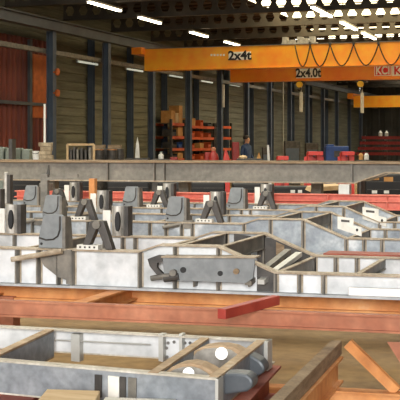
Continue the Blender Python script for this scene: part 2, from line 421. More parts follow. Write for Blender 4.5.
def hanger(t, u0, v):
    zb = ztop(u0); w, h = .18, .225
    P = lambda a, b, dv=0.0: at(u0 + (a - .5) * w, v + dv, zb + b * h)
    pl = MB().prism([P(0, 0), P(1, 0), P(1, .96), P(.94, 1), P(.26, 1), P(.18, .93), P(.0, .3)], Y * .014).build('hanger_bracket', 'bracket_grey', t, bevel=.003)
    path = [P(.04, .3, -.004), P(.3, .24, -.004), P(.6, .26, -.004), P(.78, .36, -.004), P(.86, .55, -.004), P(.87, .95, -.004)]
    MB().tube(path, .006, 6).build('pressed_groove', 'dark_steel', pl)
    MB().prism([P(1, 0, -.02), P(1, 0, .1), P(1, .9, .07), P(1, .96, -.02)], U * .022).build('side_plate', 'mid_steel', pl)
    MB().tube([P(.12, .12, -.004), P(.12, .12, .02)], .009, 10).build('bolt_hole', 'black', pl)
def arm(t, u0, v):
    zb = ztop(u0)
    m = MB(); q = lambda a, b, dv=0.0: at(u0 + a, v + dv, zb + b)
    top = [(-.045, .19), (.045, .19), (.11, 0), (.06, 0), (.0, .145), (-.065, 0), (-.11, 0)]
    ar = m.prism([q(a, b, -.03) for a, b in top], Y * .06).build('swing_arm', 'dark_steel', t, bevel=.004)
    MB().tube([q(0, .165, -.045), q(0, .165, .045)], .028, 12).build('pivot_bush', 'mid_steel', ar)
    bp = MB().box(q(-.06, 0, -.01), .15, .07, .03, U).build('foot_plate', 'off_white', ar)
    for i in range(4): MB().box(q(-.11 + i * .033, .01, -.047), .012, .004, .012, U).build('bolt', 'dark_steel', bp)
def spring(t, u0, v):
    zb = ztop(u0); m = MB(); n = 10; R = .055; h = .225
    c = at(u0, v, zb)
    outer = [c + U * (R * math.cos(a)) - Y * (R * 1.1 * math.sin(a)) for a in [math.pi * k / n for k in range(n + 1)]]
    inner = [c + U * (R * .86 * math.cos(a)) - Y * (R * .9 * math.sin(a)) for a in [math.pi * k / n for k in range(n + 1)]]
    sp = m.prism(outer + inner[::-1], Z * h).build('spring_seat', 'silver', t)
    e = MB(); pts = [c + U * (.016 + .02 * math.cos(a)) + Z * (.11 + .075 * math.sin(a)) - Y * .078 for a in [2 * math.pi * k / 14 for k in range(14)]]
    e.prism(pts, Y * .02).build('oval_hole', 'black', sp)
    MB().box(c + U * .078 - Y * .01, .03, .09, h, U).build('edge_plate', 'dark_steel', sp)
    MB().box(c - U * .095 - Y * .01, .06, .012, .19, U).build('gusset', 'off_white', sp)
ch = make_chassis()
ch['label'] = 'nearest grey trailer chassis on the rust jig, with the holed plate on its side'
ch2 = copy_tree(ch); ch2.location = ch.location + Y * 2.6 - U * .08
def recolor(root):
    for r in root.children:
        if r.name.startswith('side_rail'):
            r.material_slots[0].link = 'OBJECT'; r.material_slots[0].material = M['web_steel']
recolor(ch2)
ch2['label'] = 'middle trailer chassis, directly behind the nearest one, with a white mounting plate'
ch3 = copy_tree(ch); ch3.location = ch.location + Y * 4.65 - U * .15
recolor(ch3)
ch3['label'] = 'farthest of the three low trailer chassis, right in front of the red beam'
def scale_children(o): pass
# white mounting plates on the two rear chassis
def mount_plate(root, px, dpy):
    off = root.location - ch.location; O = O1 + off - Y * .03
    pts = [PP(px + a, dpy + b, O, U) for a, b in ((0, 0), (16, 2), (16, 9), (24, 11), (24, 20), (0, 12))]
    pl = MB().prism(pts, Y * .012).build('mounting_plate', 'off_white', root)
    s = [PP(px + a, dpy + b, O - Y * .003, U) for a, b in ((3.5, 3), (12, 3.8), (12, 6), (3.5, 5.2))]
    MB().prism(s, Y * .01).build('slot', 'dark_steel', pl)
    c = [PP(px + 19.5 + 1.2 * math.cos(k * .7), dpy + 13.5 + 1.5 * math.sin(k * .7), O - Y * .003, U) for k in range(9)]
    MB().prism(c, Y * .01).build('bolt_hole', 'black', pl)
mount_plate(ch2, 337.5, 216.5); mount_plate(ch3, 362.5, 207)
# nearest chassis: holed side plate, hook bracket, gusset, rods, red plate
Of = -.1
q = lambda px, py, v=Of: n1(px, py, v)
pl = MB().prism([q(162, 257), q(255, 257.5), q(253, 278), q(246, 283), q(165, 280)], Y * .014).build('side_plate', 'bracket_grey', ch)
pl['label'] = 'grey plate with round holes'
MB().prism([q(161, 256.2, Of - .02), q(256, 256.8, Of - .02), q(256, 258.4, Of - .02), q(161, 257.8, Of - .02)], Y * .11).build('plate_edge', 'tan_flange', pl)
def disc(px, py, r, m, par, name, v=Of - .006, th=.012):
    MB().prism([q(px + r * math.cos(a), py + r * math.sin(a), v) for a in [2 * math.pi * k / 14 for k in range(14)]], Y * th).build(name, m, par)
disc(183, 270, 3, 'black', pl, 'round_hole'); disc(172.5, 273, 3.4, 'mid_steel', pl, 'pivot_bush', Of - .03, .04); disc(220, 273.5, 2.6, 'black', pl, 'round_hole'); disc(236, 271.5, 3, 'timber', pl, 'bolt_head', Of - .012)
for px in (193, 216, 248): MB().prism([q(px, 280, -.09), q(px + 1.5, 280, -.09), q(px + 1.5, 287, -.07), q(px, 287, -.07)], Y * .08).build('plate_foot', 'mid_steel', pl)
hk = MB().prism([q(147.5, 259), q(158, 255), q(163, 255.5), q(163, 261), q(157, 263), q(157, 268), q(163, 274), q(163, 278), q(156, 274), q(149.5, 266)], Y * .03).build('hook_bracket', 'dark_steel', ch)
MB().tube([q(151, 278.5), q(162, 276.5), q(170, 276)], .018, 8).build('lock_pin', 'mid_steel', hk)
MB().tube([q(164, 279), q(179, 276.5)], .022, 8).build('lock_pin', 'dark_steel', hk)
gs = MB().prism([q(38, 254.5, -.06), q(66, 250.5, -.06), q(66, 280, -.06), q(58, 277, -.06), q(44, 266, -.06)], Y * .012).build('gusset_plate', 'mid_steel', ch)
MB().tube([q(11.5, 259.5, -.13), q(62, 251, -.1)], .018, 10).build('release_rod', 'tan_flange', ch)
MB().prism([q(66, 250, -.06), q(71, 250, -.06), q(71, 284, -.06), q(66, 284, -.06)], Y * .055).build('box_post', 'mid_steel', ch)
uu0, uu1 = (n1(312, 255, WID) - O1).dot(U), us[-1]
fp = MB().ribbon([at(uu0, WID + .13, zr), at(uu1, WID + .13, zr)], .22, .01).build('flange_plate', 'red_primer', ch); fp['label'] = 'rust red primed plate on the back rail'
spring(ch, uof(4, 220, WID), WID)
for (xa, ya), (xb, yb), m in (((248, 283), (288, 251), 'mid_steel'), ((261, 282), (299, 254), 'galv')):   # leaning braces at the drop
    MB().bar(n1(xa, ya, -.09), n1(xb, yb, .8), .045, .03).build('diagonal_brace', m, ch)
zz = lambda px, v: ztop((n1(px, 250, v) - O1).dot(U)) - .014
def under(px, v, drop=0.0): return at((n1(px, 250, v) - O1).dot(U), v, zz(px, v) - drop)
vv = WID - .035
for par, v, pxs, low, m in ((ch, vv, (224, 261, 300), .02, 'dark_steel'), (ch, -.014, (257, 275.5), .018, 'dark_steel')):  # dark sheets added to put shade onto the rail webs at the drop
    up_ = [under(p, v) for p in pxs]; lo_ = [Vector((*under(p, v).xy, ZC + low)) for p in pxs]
    w_ = MB().prism(up_ + lo_[::-1], Y * .006).build('web_shade', m, par); w_['label'] = 'dark sheet standing in for shade on the web'
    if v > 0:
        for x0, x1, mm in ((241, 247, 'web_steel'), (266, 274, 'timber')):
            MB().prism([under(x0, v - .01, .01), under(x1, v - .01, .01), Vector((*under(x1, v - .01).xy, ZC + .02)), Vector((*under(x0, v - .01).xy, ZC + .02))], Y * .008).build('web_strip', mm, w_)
# short release rods on the rear chassis
def rod(root, a, b, v):
    O = O1 + (root.location - ch.location) + Y * v
    MB().tube([PP(*a, O, U), PP(*b, O + Y * (-v), U)], .016, 10).build('release_rod', 'mid_steel', root)
    e = PP(*b, O + Y * (-v), U)
    MB().box(e - Z * .05 - Y * .02, .09, .03, .07, U).build('rod_bracket', 'mid_steel', root)
rod(ch2, (162.5, 227.5), (189, 222.5), -.1); rod(ch2, (22, 222.5), (40, 219.5), -.1)
# white square tube on the near flange
a, b = n1(349, 0, -.045), n1(440, 0, -.045)
ua, ub = uof(349.5, 290, -.045), uof(440, 290, -.045)
tag(MB().ribbon([at(ua, -.042, ZC + .017), at(ub, -.042, ZC + .017)], .04, .05).build('square_tube', 'white', bevel=.003), 'white square steel tube lying on the foot of the nearest chassis, far right', 'tube')

# ------------------------------------------------------------------ rust jig under the chassis
dn = .96 * FPX
jl, jr = PZ(0, 299.5, ZC), PZ(400, 315, ZC)
UJ = (jr - jl).normalized(); OJ = (jl + jr) / 2
def J(u, v, z): return OJ + UJ * u + Y * v + Z * (z - ZC)
jig = thing('jig_frame', Vector((OJ.x, OJ.y, 0)), 'rust orange steel jig frame on braced legs carrying the three grey chassis', 'frame')
def ibeam(name, s, e, h, w, m, parent, side=Y, tw=.012, tf=.012):
    o = MB(); zz = Z
    o.ribbon([s - zz * tf, e - zz * tf], w, tf, side); o.ribbon([s - zz * h, e - zz * h], w, tf, side)
    o.prism([s - zz * h - side * tw / 2, e - zz * h - side * tw / 2, e - side * tw / 2 - zz * tf, s - side * tw / 2 - zz * tf], side * tw)
    return o.build(name, m, parent) if parent else o
zj = ZC - .001
HB = .1
def jline(px): return (PP(px, 310, OJ, UJ) - OJ).dot(UJ)
ibeam('long_beam', J(-2.2, 0, zj), J(2.4, 0, zj), HB, .05, 'rust_pink', jig)
ibeam('long_beam', J(-2.2, .85, zj), J(2.4, .85, zj), HB + .02, .08, 'rust', jig)
for px in (-70, 77, 420):
    u = jline(px)
    ibeam('cross_beam', J(u, .03, zj - .002), J(u, 6.4, zj - .002), HB - .01, .09, 'rust', jig, X)
def J2(px, v): return jline(px)
for px, v in ((424, 0), (-60, 0), (-60, .85), (392, .85), (388, 6.2), (-60, 6.2)):
    u = jline(px); MB().box(J(u, v, 0), .14, .1, zj - HB, UJ).build('leg', 'rust_pink', jig)
b0, b1 = PP(348, 343, OJ, UJ), PP(397, 391, OJ, UJ)
MB().bar(b0, b1, .05, .055, Y).build('leg_brace', 'rust', jig)
MB().prism([PP(387, 342, OJ, UJ), PP(420, 343, OJ, UJ), PP(420, 395, OJ, UJ)], Y * .012).build('gusset', 'rust_pink', jig)
zf = PP(350, 389, OJ, UJ).z
ibeam('foot_beam', Vector((*J(jline(240), -.02, 0).xy, zf)), Vector((*J(jline(470), -.02, 0).xy, zf)), .15, .1, 'rust', jig)
for px in (250, 395): MB().box(J(jline(px), -.02, 0), .12, .1, zf - .15, UJ).build('foot', 'rust', jig)
# red painted bar lying across the jig
zq = ZC + .0005
s0 = PZ(221.5, 319, zq); s1 = PZ(276, 304.5, zq)
tag(MB().bar(s0 + Z * .0275, s1 + Z * .0275, .052, .055).build('square_bar', 'red_bar', bevel=.003), 'short red square bar resting across the front of the rust jig', 'bar')

# ------------------------------------------------------------------ front ladder frame with lugs
ZF = .72
r0, r1 = PZ(0, 327, ZF), PZ(270, 341.5, ZF)
f0, f1 = PZ(0, 362.5, ZF), PZ(218, 381, ZF)
UR = (r1 - r0).normalized(); 
hgt = .14
hback = .12
fr = thing('ladder_frame', Vector((f1.x, f1.y, ZF - hgt)), 'small grey ladder frame in front with two rounded lugs at its right end', 'frame')
def rail(name, s, e, back, webm, mat_top):
    s = s - (e - s).normalized() * .7
    sd = Y * (.06 if back else .06)
    tf = .01; hgt = hback if back else globals()['hgt']
    # channel: web towards the camera on the near rail, away on the far rail
    w = MB().prism([s - Z * hgt, e - Z * hgt, e, s], Y * .01)
    o = w.build(name, webm, fr)
    c = (s + Y * .035 if not back else s + Y * -.025), (e + Y * .035 if not back else e + Y * -.025)
    MB().ribbon([c[0] - Z * .0, c[1] - Z * .0], .055, .008).build('top_flange', mat_top, o)
    c2_ = (c[0] + Y * (.06 if back else 0), c[1] + Y * (.06 if back else 0))
    MB().ribbon([c2_[0] - Z * (hgt + .008), c2_[1] - Z * (hgt + .008)], .07, .008).build('bottom_flange', mat_top, o)
    return o
nr = rail('near_rail', f0, f1, False, 'front_steel', 'light_edge')
rr = rail('far_rail', r0 + Y * .02, r1 + Y * .02, True, 'pale_web', 'light_edge')
def onr(px, py, v=0.0): return PP(px, py, f0 + Y * v, (f1 - f0).normalized())
def onb(px, py, v=0.0): return PP(px, py, r0 + Y * (.02 + v), UR)
# end plates at the right end of the rails
MB().box(f1 + Y * .035 - Z * hgt - X * .006, .014, .07, hgt + .008).build('end_plate', 'galv', nr)
MB().box(r1 + Y * -.015 - Z * hgt - X * .006, .02, .09, hgt + .008).build('end_plate', 'galv', rr)
# slots in the near rail
for x0, x1, m in ((94.5, 101.5, 'dark_steel'), (108, 119, 'off_white'), (119.5, 125.5, 'dark_steel'), (128, 136, 'mid_steel')):
    MB().prism([onr(x0, 374.5 + (x0 - 94) * .09, -.008), onr(x1, 374.5 + (x1 - 94) * .09, -.008), onr(x1, 397 + (x1 - 94) * .09, -.008), onr(x0, 397 + (x0 - 94) * .09, -.008)], Y * .012).build('slot_plate', m, nr)
for x0, x1 in ((71, 79.5), (158.5, 163), (179, 182)):
    MB().prism([onb(x0, 334, -.05), onb(x1, 334.5, -.05), onb(x1, 362, -.05), onb(x0, 361, -.05)], Y * .052).build('stiffener', 'galv', rr)
MB().tube([onb(48, 339.5, -.03), onb(150, 344.5, -.03)], .004, 6).build('weld_line', 'galv', rr)
for px, py in ((168, 343), (174, 342), (166.5, 348), (167, 357), (185, 343), (190, 343)): MB().tube([onb(px, py, -.012), onb(px, py, .0)], .009, 8).build('bolt', 'dark_steel', rr)
# cross members
def cross(a, b, wpx, mm):
    s, e = PZ(*a, ZF), PZ(*b, ZF); d = (e - s).normalized(); sd = Vector((d.y, -d.x, 0))
    o = MB().prism([s - Z * hgt, e - Z * hgt, e - Z * .002, s - Z * .002], sd * .012).build('cross_member', mm, fr)
    MB().ribbon([s - sd * (wpx / 2 - .012) , e - sd * (wpx / 2 - .012)], wpx, .01, sd).build('top_flange', 'dust_top', o)
    MB().ribbon([s - sd * (wpx / 2 - .012) - Z * (hgt + .005), e - sd * (wpx / 2 - .012) - Z * (hgt + .005)], wpx, .01, sd).build('bottom_flange', 'dust_top', o)
cross((-14, 362), (52, 331), .05, 'front_steel')
cross((155, 375), (207, 339.5), .045, 'front_steel')
cross((216, 379), (263, 342), .045, 'front_steel')
# lugs: rounded plates with pins
def lug(v, top, nose, yb, face, pin, pr):
    """rounded lug plate in the rail direction, at distance v behind the near rail"""
    O = f0 + Y * v; ud = (f1 - f0).normalized(); w = lambda px, py, dv=0.0: PP(px, py, O + Y * dv, ud)
    o = MB().prism([w(*p) for p in top + [(top[-1][0], yb), (top[0][0] + 2, yb)]], Y * .1).build('lug', 'dust_top', fr, bevel=.006)
    MB().prism([w(*p) for p in [top[-1]] + nose + [(top[-1][0], yb)]], Y * .1).build('lug_nose', 'nose_steel', o, bevel=.012)
    MB().prism([w(px, py, -.006) for px, py in face], Y * .008).build('lug_face', 'silver', o)
    MB().tube([w(*pin, -.05), w(*pin, 0.0)], pr, 18).build('pin', 'pin', o)
lug(.14, [(159, 380), (164, 373), (171, 367.5), (180, 364), (190, 363), (200, 365), (209, 369.5), (216, 374)],
    [(236, 373), (246, 374.5), (251, 378), (253, 383), (251, 389), (246, 392), (232, 394)], 396,
    [(163, 379.5), (167, 374), (174, 369.5), (183, 367), (191, 366.5), (199, 368.5), (207, 373), (211, 378), (211, 394), (164, 394)], (188.5, 373.5), .026)
lug(.62, [(189, 358), (194, 351), (202, 347), (212, 345.5), (223, 345.5), (233, 347.5), (242, 352)],
    [(252, 356), (260, 361), (264, 366), (264.5, 371), (261, 375), (254, 377)], 379,
    [(192, 358), (197, 352), (204, 349), (213, 348), (223, 348), (231, 350), (238, 355), (239, 363), (236, 374), (192, 374)], (221.5, 353.5), .03)

# trestle beams under it, timber blocks
def trestle(a, b, z, w, h, label, m='red_primer'):
    s, e = PZ(*a, z), PZ(*b, z); s.z = e.z = z; mid = (s + e) / 2
    t = thing('trestle', Vector((mid.x, mid.y, 0)), label, 'trestle', 'red trestles under the ladder frame'); d = (e - s).normalized(); sd = Vector((d.y, -d.x, 0))
    ibeam('top_beam', s, e, h, w, m, t, sd)
    for f in (.12, .88): MB().box(s + (e - s) * f - Z * z, .08, .08, z - h, sd, d).build('leg', m, t)
    return t
ZT_ = ZF - hgt - .009
trestle((196, 440), (268, 365), ZT_, .14, .16, 'dark red trestle beam under the right end of the front ladder frame')
trestle((-40, 440), (50, 372), ZT_, .17, .16, 'dark red trestle beam under the left part of the front ladder frame')
trestle((122, 440), (150, 372), ZT_, .12, .16, 'dark red trestle beam under the middle of the front ladder frame')
zb = ZT_ + .001
b0 = PZ(47, 389, zb + .085); b1 = PZ(100, 390.5, zb + .085); dd = (b1 - b0)
bl = MB().hexa([Vector((*p.xy, zb)) for p in (b0, b1, PZ(91, 409, zb + .085), PZ(30, 409, zb + .085))] + [Vector((*p.xy, zb + .085)) for p in (b0, b1, PZ(91, 409, zb + .085), PZ(30, 409, zb + .085))])
tag(bl.build('timber_block', 'plywood', bevel=.004), 'pale tan wooden block in the bottom left foreground in front of the ladder frame', 'block')
b0 = PZ(105, 397, zb + .055); b1 = PZ(176, 399, zb + .055); e1, e0 = PZ(168, 412, zb + .055), PZ(97, 410, zb + .055)
bl = MB().hexa([Vector((*p.xy, zb)) for p in (b0, b1, e1, e0)] + [Vector((*p.xy, zb + .055)) for p in (b0, b1, e1, e0)])
tag(bl.build('flat_plate', 'off_white', bevel=.003), 'pale flat plate at the bottom edge, right of the wooden block', 'plate')
# rusty beam with timber on top, right foreground
zc_ = zf + .15
s, e = PZ(262, 436, zc_), PZ(337, 356, zc_); s.z = e.z = zc_; d = (e - s).normalized(); sd = Vector((d.y, -d.x, 0))
t = thing('support_beam', Vector((e.x, e.y, zf)), 'rust orange steel beam running toward the camera beneath the grey timber', 'beam')
ibeam('beam', s, e, .149, .075, 'rust', t, sd)
MB().box(s + d * .15 - Z * zc_, .09, .09, zf + .002, sd, d).build('leg', 'rust', t)
s2, e2 = s + Z * .042 - sd * .012, e + Z * .042 - sd * .012 + d * .05
tag(MB().bar(s2, e2, .064, .08, sd).build('timber_baulk', 'timber', bevel=.004), 'weathered grey-brown timber baulk lying on the rusty beam, right foreground', 'timber')

# ------------------------------------------------------------------ tall chassis beam behind, red beams
OB = PD(200, 161.5, 14.5); zbt = OB.z; zbb = PD(200, 182, 14.5).z
OB = Vector((OB.x, OB.y, zbb))
def B(px, py, v=0.0): return PP(px, py, OB + Y * v, U)
def Bu(px): return (B(px, 170) - OB).dot(U)
def Bp(u, z, v=0.0): return OB + U * u + Y * v + Z * (z - zbb)
bg = thing('raised_chassis', OB.copy(), 'long raised grey chassis beam spanning the whole hall behind the red beams', 'chassis')
uk0, uk1 = Bu(355), Bu(386); zk = B(386, 173).z
u0, u1 = -3.6, 4.2
for v in (0, 1.0):
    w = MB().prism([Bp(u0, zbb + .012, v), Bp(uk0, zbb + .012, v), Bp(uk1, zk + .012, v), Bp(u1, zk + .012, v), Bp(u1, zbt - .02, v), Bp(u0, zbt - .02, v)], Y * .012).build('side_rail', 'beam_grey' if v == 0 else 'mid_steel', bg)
    MB().ribbon([Bp(u0, zbt - .02, v), Bp(u1, zbt - .02, v)], .15, .02).build('top_flange', 'timber', w)
    MB().ribbon([Bp(u0, zbb, v), Bp(uk0, zbb, v), Bp(uk1, zk, v), Bp(u1, zk, v)], .15, .016).build('bottom_flange', 'tan_flange', w)
    for px, ww in ((108, .02), (155, .012), (165, .012), (351, .03), (-30, .02)):
        u = Bu(px); MB().prism([Bp(u, zbb + .016, v - .06), Bp(u, zbb + .016, v), Bp(u, zbt - .02, v), Bp(u, zbt - .02, v - .06)], U * ww).build('stiffener', 'mid_steel', w)
for px in (20, 160, 300):
    u = Bu(px); MB().ribbon([Bp(u, zbb + .03, .02), Bp(u, zbb + .03, .98)], .1, .2, U).build('cross_member', 'mid_steel', bg)
# red I-beam trestle in front, stands on legs
OR = PD(200, 192.5, 13.6); zrt = OR.z; OR = Vector((OR.x, OR.y, 0))
def R(u, v, z): return OR + U * u + Y * v + Z * z
rb = thing('red_trestle', OR.copy(), 'long red painted steel trestle with wide beams under the raised grey chassis', 'trestle')
for v in (0,):
    ibeam('long_beam', R(-2.45, v, zrt), R(3.6, v, zrt), .18, .14, 'red_beam', rb, Y)
    MB().ribbon([R(-2.45, v - .04, zrt - .085), R(3.6, v - .04, zrt - .085)], .075, .014).build('flange_lip', 'red_beam', rb)
    for u in (-2.2, 0, 2.6): MB().box(R(u, v, 0), .12, .12, zrt - .18, U).build('leg', 'red_beam', rb); MB().box(R(u, v, 0), .14, .9, .06, U).build('foot', 'red_beam', rb)
for u in (-2.1, -1.75, -.6, .7, 1.6, 2.3): MB().box(R(u, -.04, zrt - .168), .012, .06, .154, U).build('stiffener', 'red_beam', rb)
# blocks between trestle and raised chassis
for px, m, nm, lb in ((345, 'galv', 'packing_block', 'grey steel packing block between the red beam and raised chassis, right'), (46, 'mid_steel', 'packing_block', 'dull grey packing block under the raised chassis at the left')):
    u = (PP(px, 188, OR, U) - OR).dot(U)
    c = R(u, .42, 0); pb = B(px, 180)
    gap = zbb - .0 - zrt
    tag(MB().box(R(u, .0, zrt + .0005), .13, .13, gap + .02 if px == 345 else gap, U).build(nm, m, bevel=.004), lb, 'block', 'packing blocks')
uu = (PP(160, 188, OR, U) - OR).dot(U)
for k, px in enumerate((20, 160, 300)):
    u = Bu(px); b = Bp(u, zbb, .98); vv = (b - OR).y
    tag(MB().box(Vector((*b.xy, 0)), .14, .14, zbb - .0005, U).build('prop_post', 'mid_steel'), 'grey prop standing under the back rail of the raised chassis, %s from the left' % ordn[k], 'prop', 'props under the raised chassis')
# wooden post standing on the farthest chassis
u = uof(93 - 0, 200) ; O3 = O1 + Y * 4.65 - U * .15
pt = PP(93, 205.6, O3, U)
b_ = Vector((*pt.xy, zl + .001))
tag(MB().box(b_, .065, .07, PP(93, 178.5, O3, U).z - b_.z, U).build('wooden_post', 'rust'), 'short upright wooden post in orange-brown on the farthest low chassis', 'post')
pt = PP(6, 205, O3, U); b_ = Vector((*pt.xy, zl + .001)); hh = PP(6, 173, O3, U).z - b_.z
t = thing('roller_post', b_, 'upright round grey roller post with dark side plate at the far left edge', 'post')
MB().lathe(b_, [(.03, 0), (.03, hh), (.02, hh + .01)], 16).build('roller', 'silver', t)
MB().box(b_ + U * .05, .035, .07, hh * .95, U).build('side_plate', 'dark_steel', t)
MB().box(b_ + U * .02, .1, .08, .02, U).build('foot_plate', 'mid_steel', t)
# flat bars on the second chassis
O2 = O1 + Y * (2.6 + WID) - U * .08
pt = PP(45, 214, O2, U); b_ = Vector((*pt.xy, zl + .001))
t = thing('clamp_post', b_, 'grey flat upright clamp post with a sloping arm at the left', 'post')
MB().box(b_, .075, .05, PP(45, 174, O2, U).z - b_.z, U).build('upright', 'mid_steel', t)
MB().bar(PP(47, 179, O2 - Y * .03, U), PP(78, 175.5, O2 - Y * .03, U), .03, .03).build('arm', 'mid_steel', t)
MB().prism([PP(46, 175, O2, U), PP(49, 175, O2, U), PP(48.5, 165, O2, U)], Y * .02).build('spike', 'dark_steel', t)

# dark cabinets and plywood behind the red beam
def cabinet(px0, px1, ytop, d, label, tags):
    a, b = G(px0, d), G(px1, d); zt = PD(0, ytop, d).z; c = (a + b) / 2; w = (b - a).length
    t = thing('dark_cabinet', c, label, 'cabinet', 'dark cabinets behind the red beam'); bd = MB().box(c, w, .5, zt, RT, FW).build('body', 'black', t, bevel=.03)
    for z in (zt * .9, zt * .8, zt * .72): MB().box(c - FW * .255 + Z * z, w * .94, .02, .012, RT, FW).build('ridge', 'dark_steel', bd)
    for x0, x1, y0, y1 in tags:
        p0, p1 = PD(x0, y1, d - .27), PD(x1, y0, d - .27)
        MB().box(Vector((*((p0 + p1) / 2).xy, p0.z)), (p1 - p0).dot(RT), .02, p1.z - p0.z, RT, FW).build('paper_tag', 'cardboard' if y0 < 185 else 'white', t)
cabinet(363, 425, 174, 18.0, 'dark cabinet with pale tags under the raised end of the chassis', ((373, 379, 177, 180), (384, 393, 177, 181.5), (372, 377, 190.5, 193.5), (384, 389, 190.5, 193.5)))
cabinet(272, 311, 186, 18.6, 'low dark cabinet with two white tags left of the plywood', ((290.5, 295, 190, 193), (298, 302, 190, 193)))
for x0,x1,yt,d,lb in ((8,42,178,18.5,'low dark cabinet behind the red beam at the far left'),(58,92,180,19,'low dark cabinet behind the red beam near the wooden post'),(108,150,181,19.4,'low dark cabinet behind the red beam, third from the left'),(158,225,182,19.8,'wide low dark cabinet behind the red beam in the middle'),(232,264,183,19.4,'low dark cabinet behind the red beam next to the tagged one')): cabinet(x0,x1,yt,d,lb,())
a = G(326, 17.0); zt = PD(0, 186, 17).z
t = thing('plywood_stack', a, 'pale plywood stack sloping up behind the red beam', 'stack')
MB().prism([G(310, 17) + Z * (zt - .09), G(342, 17) + Z * (zt - .06), G(342, 17) + Z * (zt + .01), G(330, 17) + Z * zt, G(312, 17) + Z * (zt - .03)], FW * .8).build('sheets', 'plywood', t)
MB().box(G(326, 17.4), .42, .7, zt - .08, RT, FW).build('base', 'dark_steel', t)

# ------------------------------------------------------------------ things along the planked wall
# red corrugated cladding at the left
ya, yb_ = PX(-12, 143, -16.4).y, PX(53, 143, -16.4).y
t = thing('cladding_screen', Vector((-16.45, (ya + yb_) / 2, 0)), 'rust red corrugated steel screen in front of the planked wall at the far left', 'screen')
cl = MB(); y = ya
zt0 = 5.05
while y < yb_ - .01:
    cl.prism([Vector((-16.5, y, 0)), Vector((-16.5, y + .12, 0)), Vector((-16.42, y + .16, 0)), Vector((-16.42, y + .26, 0)), Vector((-16.5, y + .3, 0)), Vector((-16.52, y + .3, 0)), Vector((-16.52, y, 0))], Z * zt0); y += .3
cl.build('sheet', 'red_sheet', t)
y1, y2 = PX(33, 143, -16.38).y, PX(48, 143, -16.38).y; zo = PX(40, 55, -16.38).z; zo0 = PX(40, 118, -16.38).z
MB().box(Vector((-16.39, (y1 + y2) / 2, zo0)), .04, y2 - y1, zo - zo0).build('orange_panel', 'orange_sheet', t)
yp = PX(30, 143, -16.36).y; MB().box(Vector((-16.36, yp, 0)), .1, .14, 5.0).build('post', 'runway', t)
zr_ = PX(25, 105, -16.34).z; MB().box(Vector((-16.34, (ya + yb_) / 2, zr_)), .08, yb_ - ya, .1).build('rail', 'runway', t)
# orange lamp globes by the column
for k, (px, py, lb) in enumerate(((57.5, 72, 'upper'), (57.5, 93, 'lower'))):
    p = PX(px, py, -15.1); b = MB().lathe(p, [(.03, -.11), (.07, -.08), (.08, 0), (.07, .08), (.03, .11)], 12)
    b.box(p - X * .1 - Z * .02, .1, .04, .04)
    tag(b.build('warning_lamp', 'orange_sheet', smooth=False), '%s small orange warning lamp on the column by the red screen' % lb, 'lamp', 'orange warning lamps')

# pallet racks
def rack(px0, px1, xf, shelves, label, nbox, boxes):
    p0, p1 = PX(px0, 143, xf), PX(px1, 143, xf); ym = (p0.y + p1.y) / 2; L = p1.y - p0.y
    dm = (Vector((xf, ym, 0)) - CAM).dot(FW)
    zz = [H + (HOR - s) / FPX * dm for s in shelves]
    t = thing('pallet_rack', Vector((xf - .4, ym, 0)), label, 'rack', 'orange pallet racks')
    for yy in (p0.y, p1.y):
        for xx in (xf, xf - .8): MB().box((xx, yy, 0), .1, .1, zz[0] + .15).build('upright', 'dark_steel', t)
    for z in zz:
        for xx in (xf, xf - .8): MB().box((xx, ym, z - .12), .06, L, .12).build('shelf_beam', 'orange_rack', t)
        MB().box((xf - .4, ym, z - .02), .74, L - .12, .02).build('shelf_deck', 'timber', t)
    for r, row in enumerate(boxes):
        for k, (f, w, h, m, what) in enumerate(row):
            c = (xf - .25, p0.y + .1 + f * (L - .2), zz[r] + .0005); 
            o = MB().box(c, .45, w, h)
            nm = 'cardboard_box' if m in ('cardboard', 'plywood') else 'parts_bin'
            rk = ('top', 'second', 'third', 'lowest')[r]
            side = 'left' if f < .34 else ('middle' if f < .67 else 'right')
            if nm == 'parts_bin':                         # open fronted bin
                o = MB(); cc = Vector(c); o.box(cc, .45, w, .02); o.box(cc - X * .215, .02, w, h); o.box(cc + X * .215, .02, w, h * .6)
                for sgn in (-1, 1): o.box(cc + Y * (sgn * (w / 2 - .01)), .45, .02, h)
            tag(o.build(nm, m), '%s on the %s shelf, %s, of the %s' % (what, rk, side, nbox), 'box' if nm == 'cardboard_box' else 'bin', 'goods on the %s' % nbox)
ob = lambda f, h=.26, m='orange_rack', w=.4, wh='small orange open parts bin': (f, w, h, m, wh)
rack(171, 184, -16.0, (123, 136, 148, 158.5), 'left pallet rack with orange beams and large cardboard boxes on top', 'left pallet rack',
     [[(.17, .5, .5, 'cardboard', 'wide tan cardboard box'), (.5, .36, .42, 'plywood', 'pale wooden box'), (.83, .42, .74, 'cardboard', 'tall brown cardboard box')],
      [(.25, .5, .28, 'dark_steel', 'dark grey open bin'), (.8, .6, .36, 'cardboard', 'brown cardboard box')], [(.3, .5, .25, 'dark_steel', 'dark grey open bin'), (.8, .5, .25, 'blue', 'blue open bin')], [(.3, .6, .2, 'dark_steel', 'dark grey open bin'), (.8, .6, .24, 'cardboard', 'brown cardboard box')]])
rack(190, 214, -16.0, (126, 137, 148, 159.5), 'right pallet rack with orange beams full of small orange bins', 'right pallet rack',
     [[(.12, .6, .32, 'cardboard', 'brown cardboard box'), ob(.5), (.85, .5, .16, 'dark_steel', 'dark grey open bin')], [ob(.12), ob(.5), ob(.85, .2)], [ob(.12, .2), (.5, .5, .22, 'cardboard', 'brown cardboard box'), ob(.85)], [ob(.12), ob(.5, .24), ob(.85)]])
rack(218, 231, -16.0, (126, 137, 148, 159.5), 'short narrow orange pallet rack, rightmost by the person in blue', 'narrow pallet rack', [[], [], [], []])

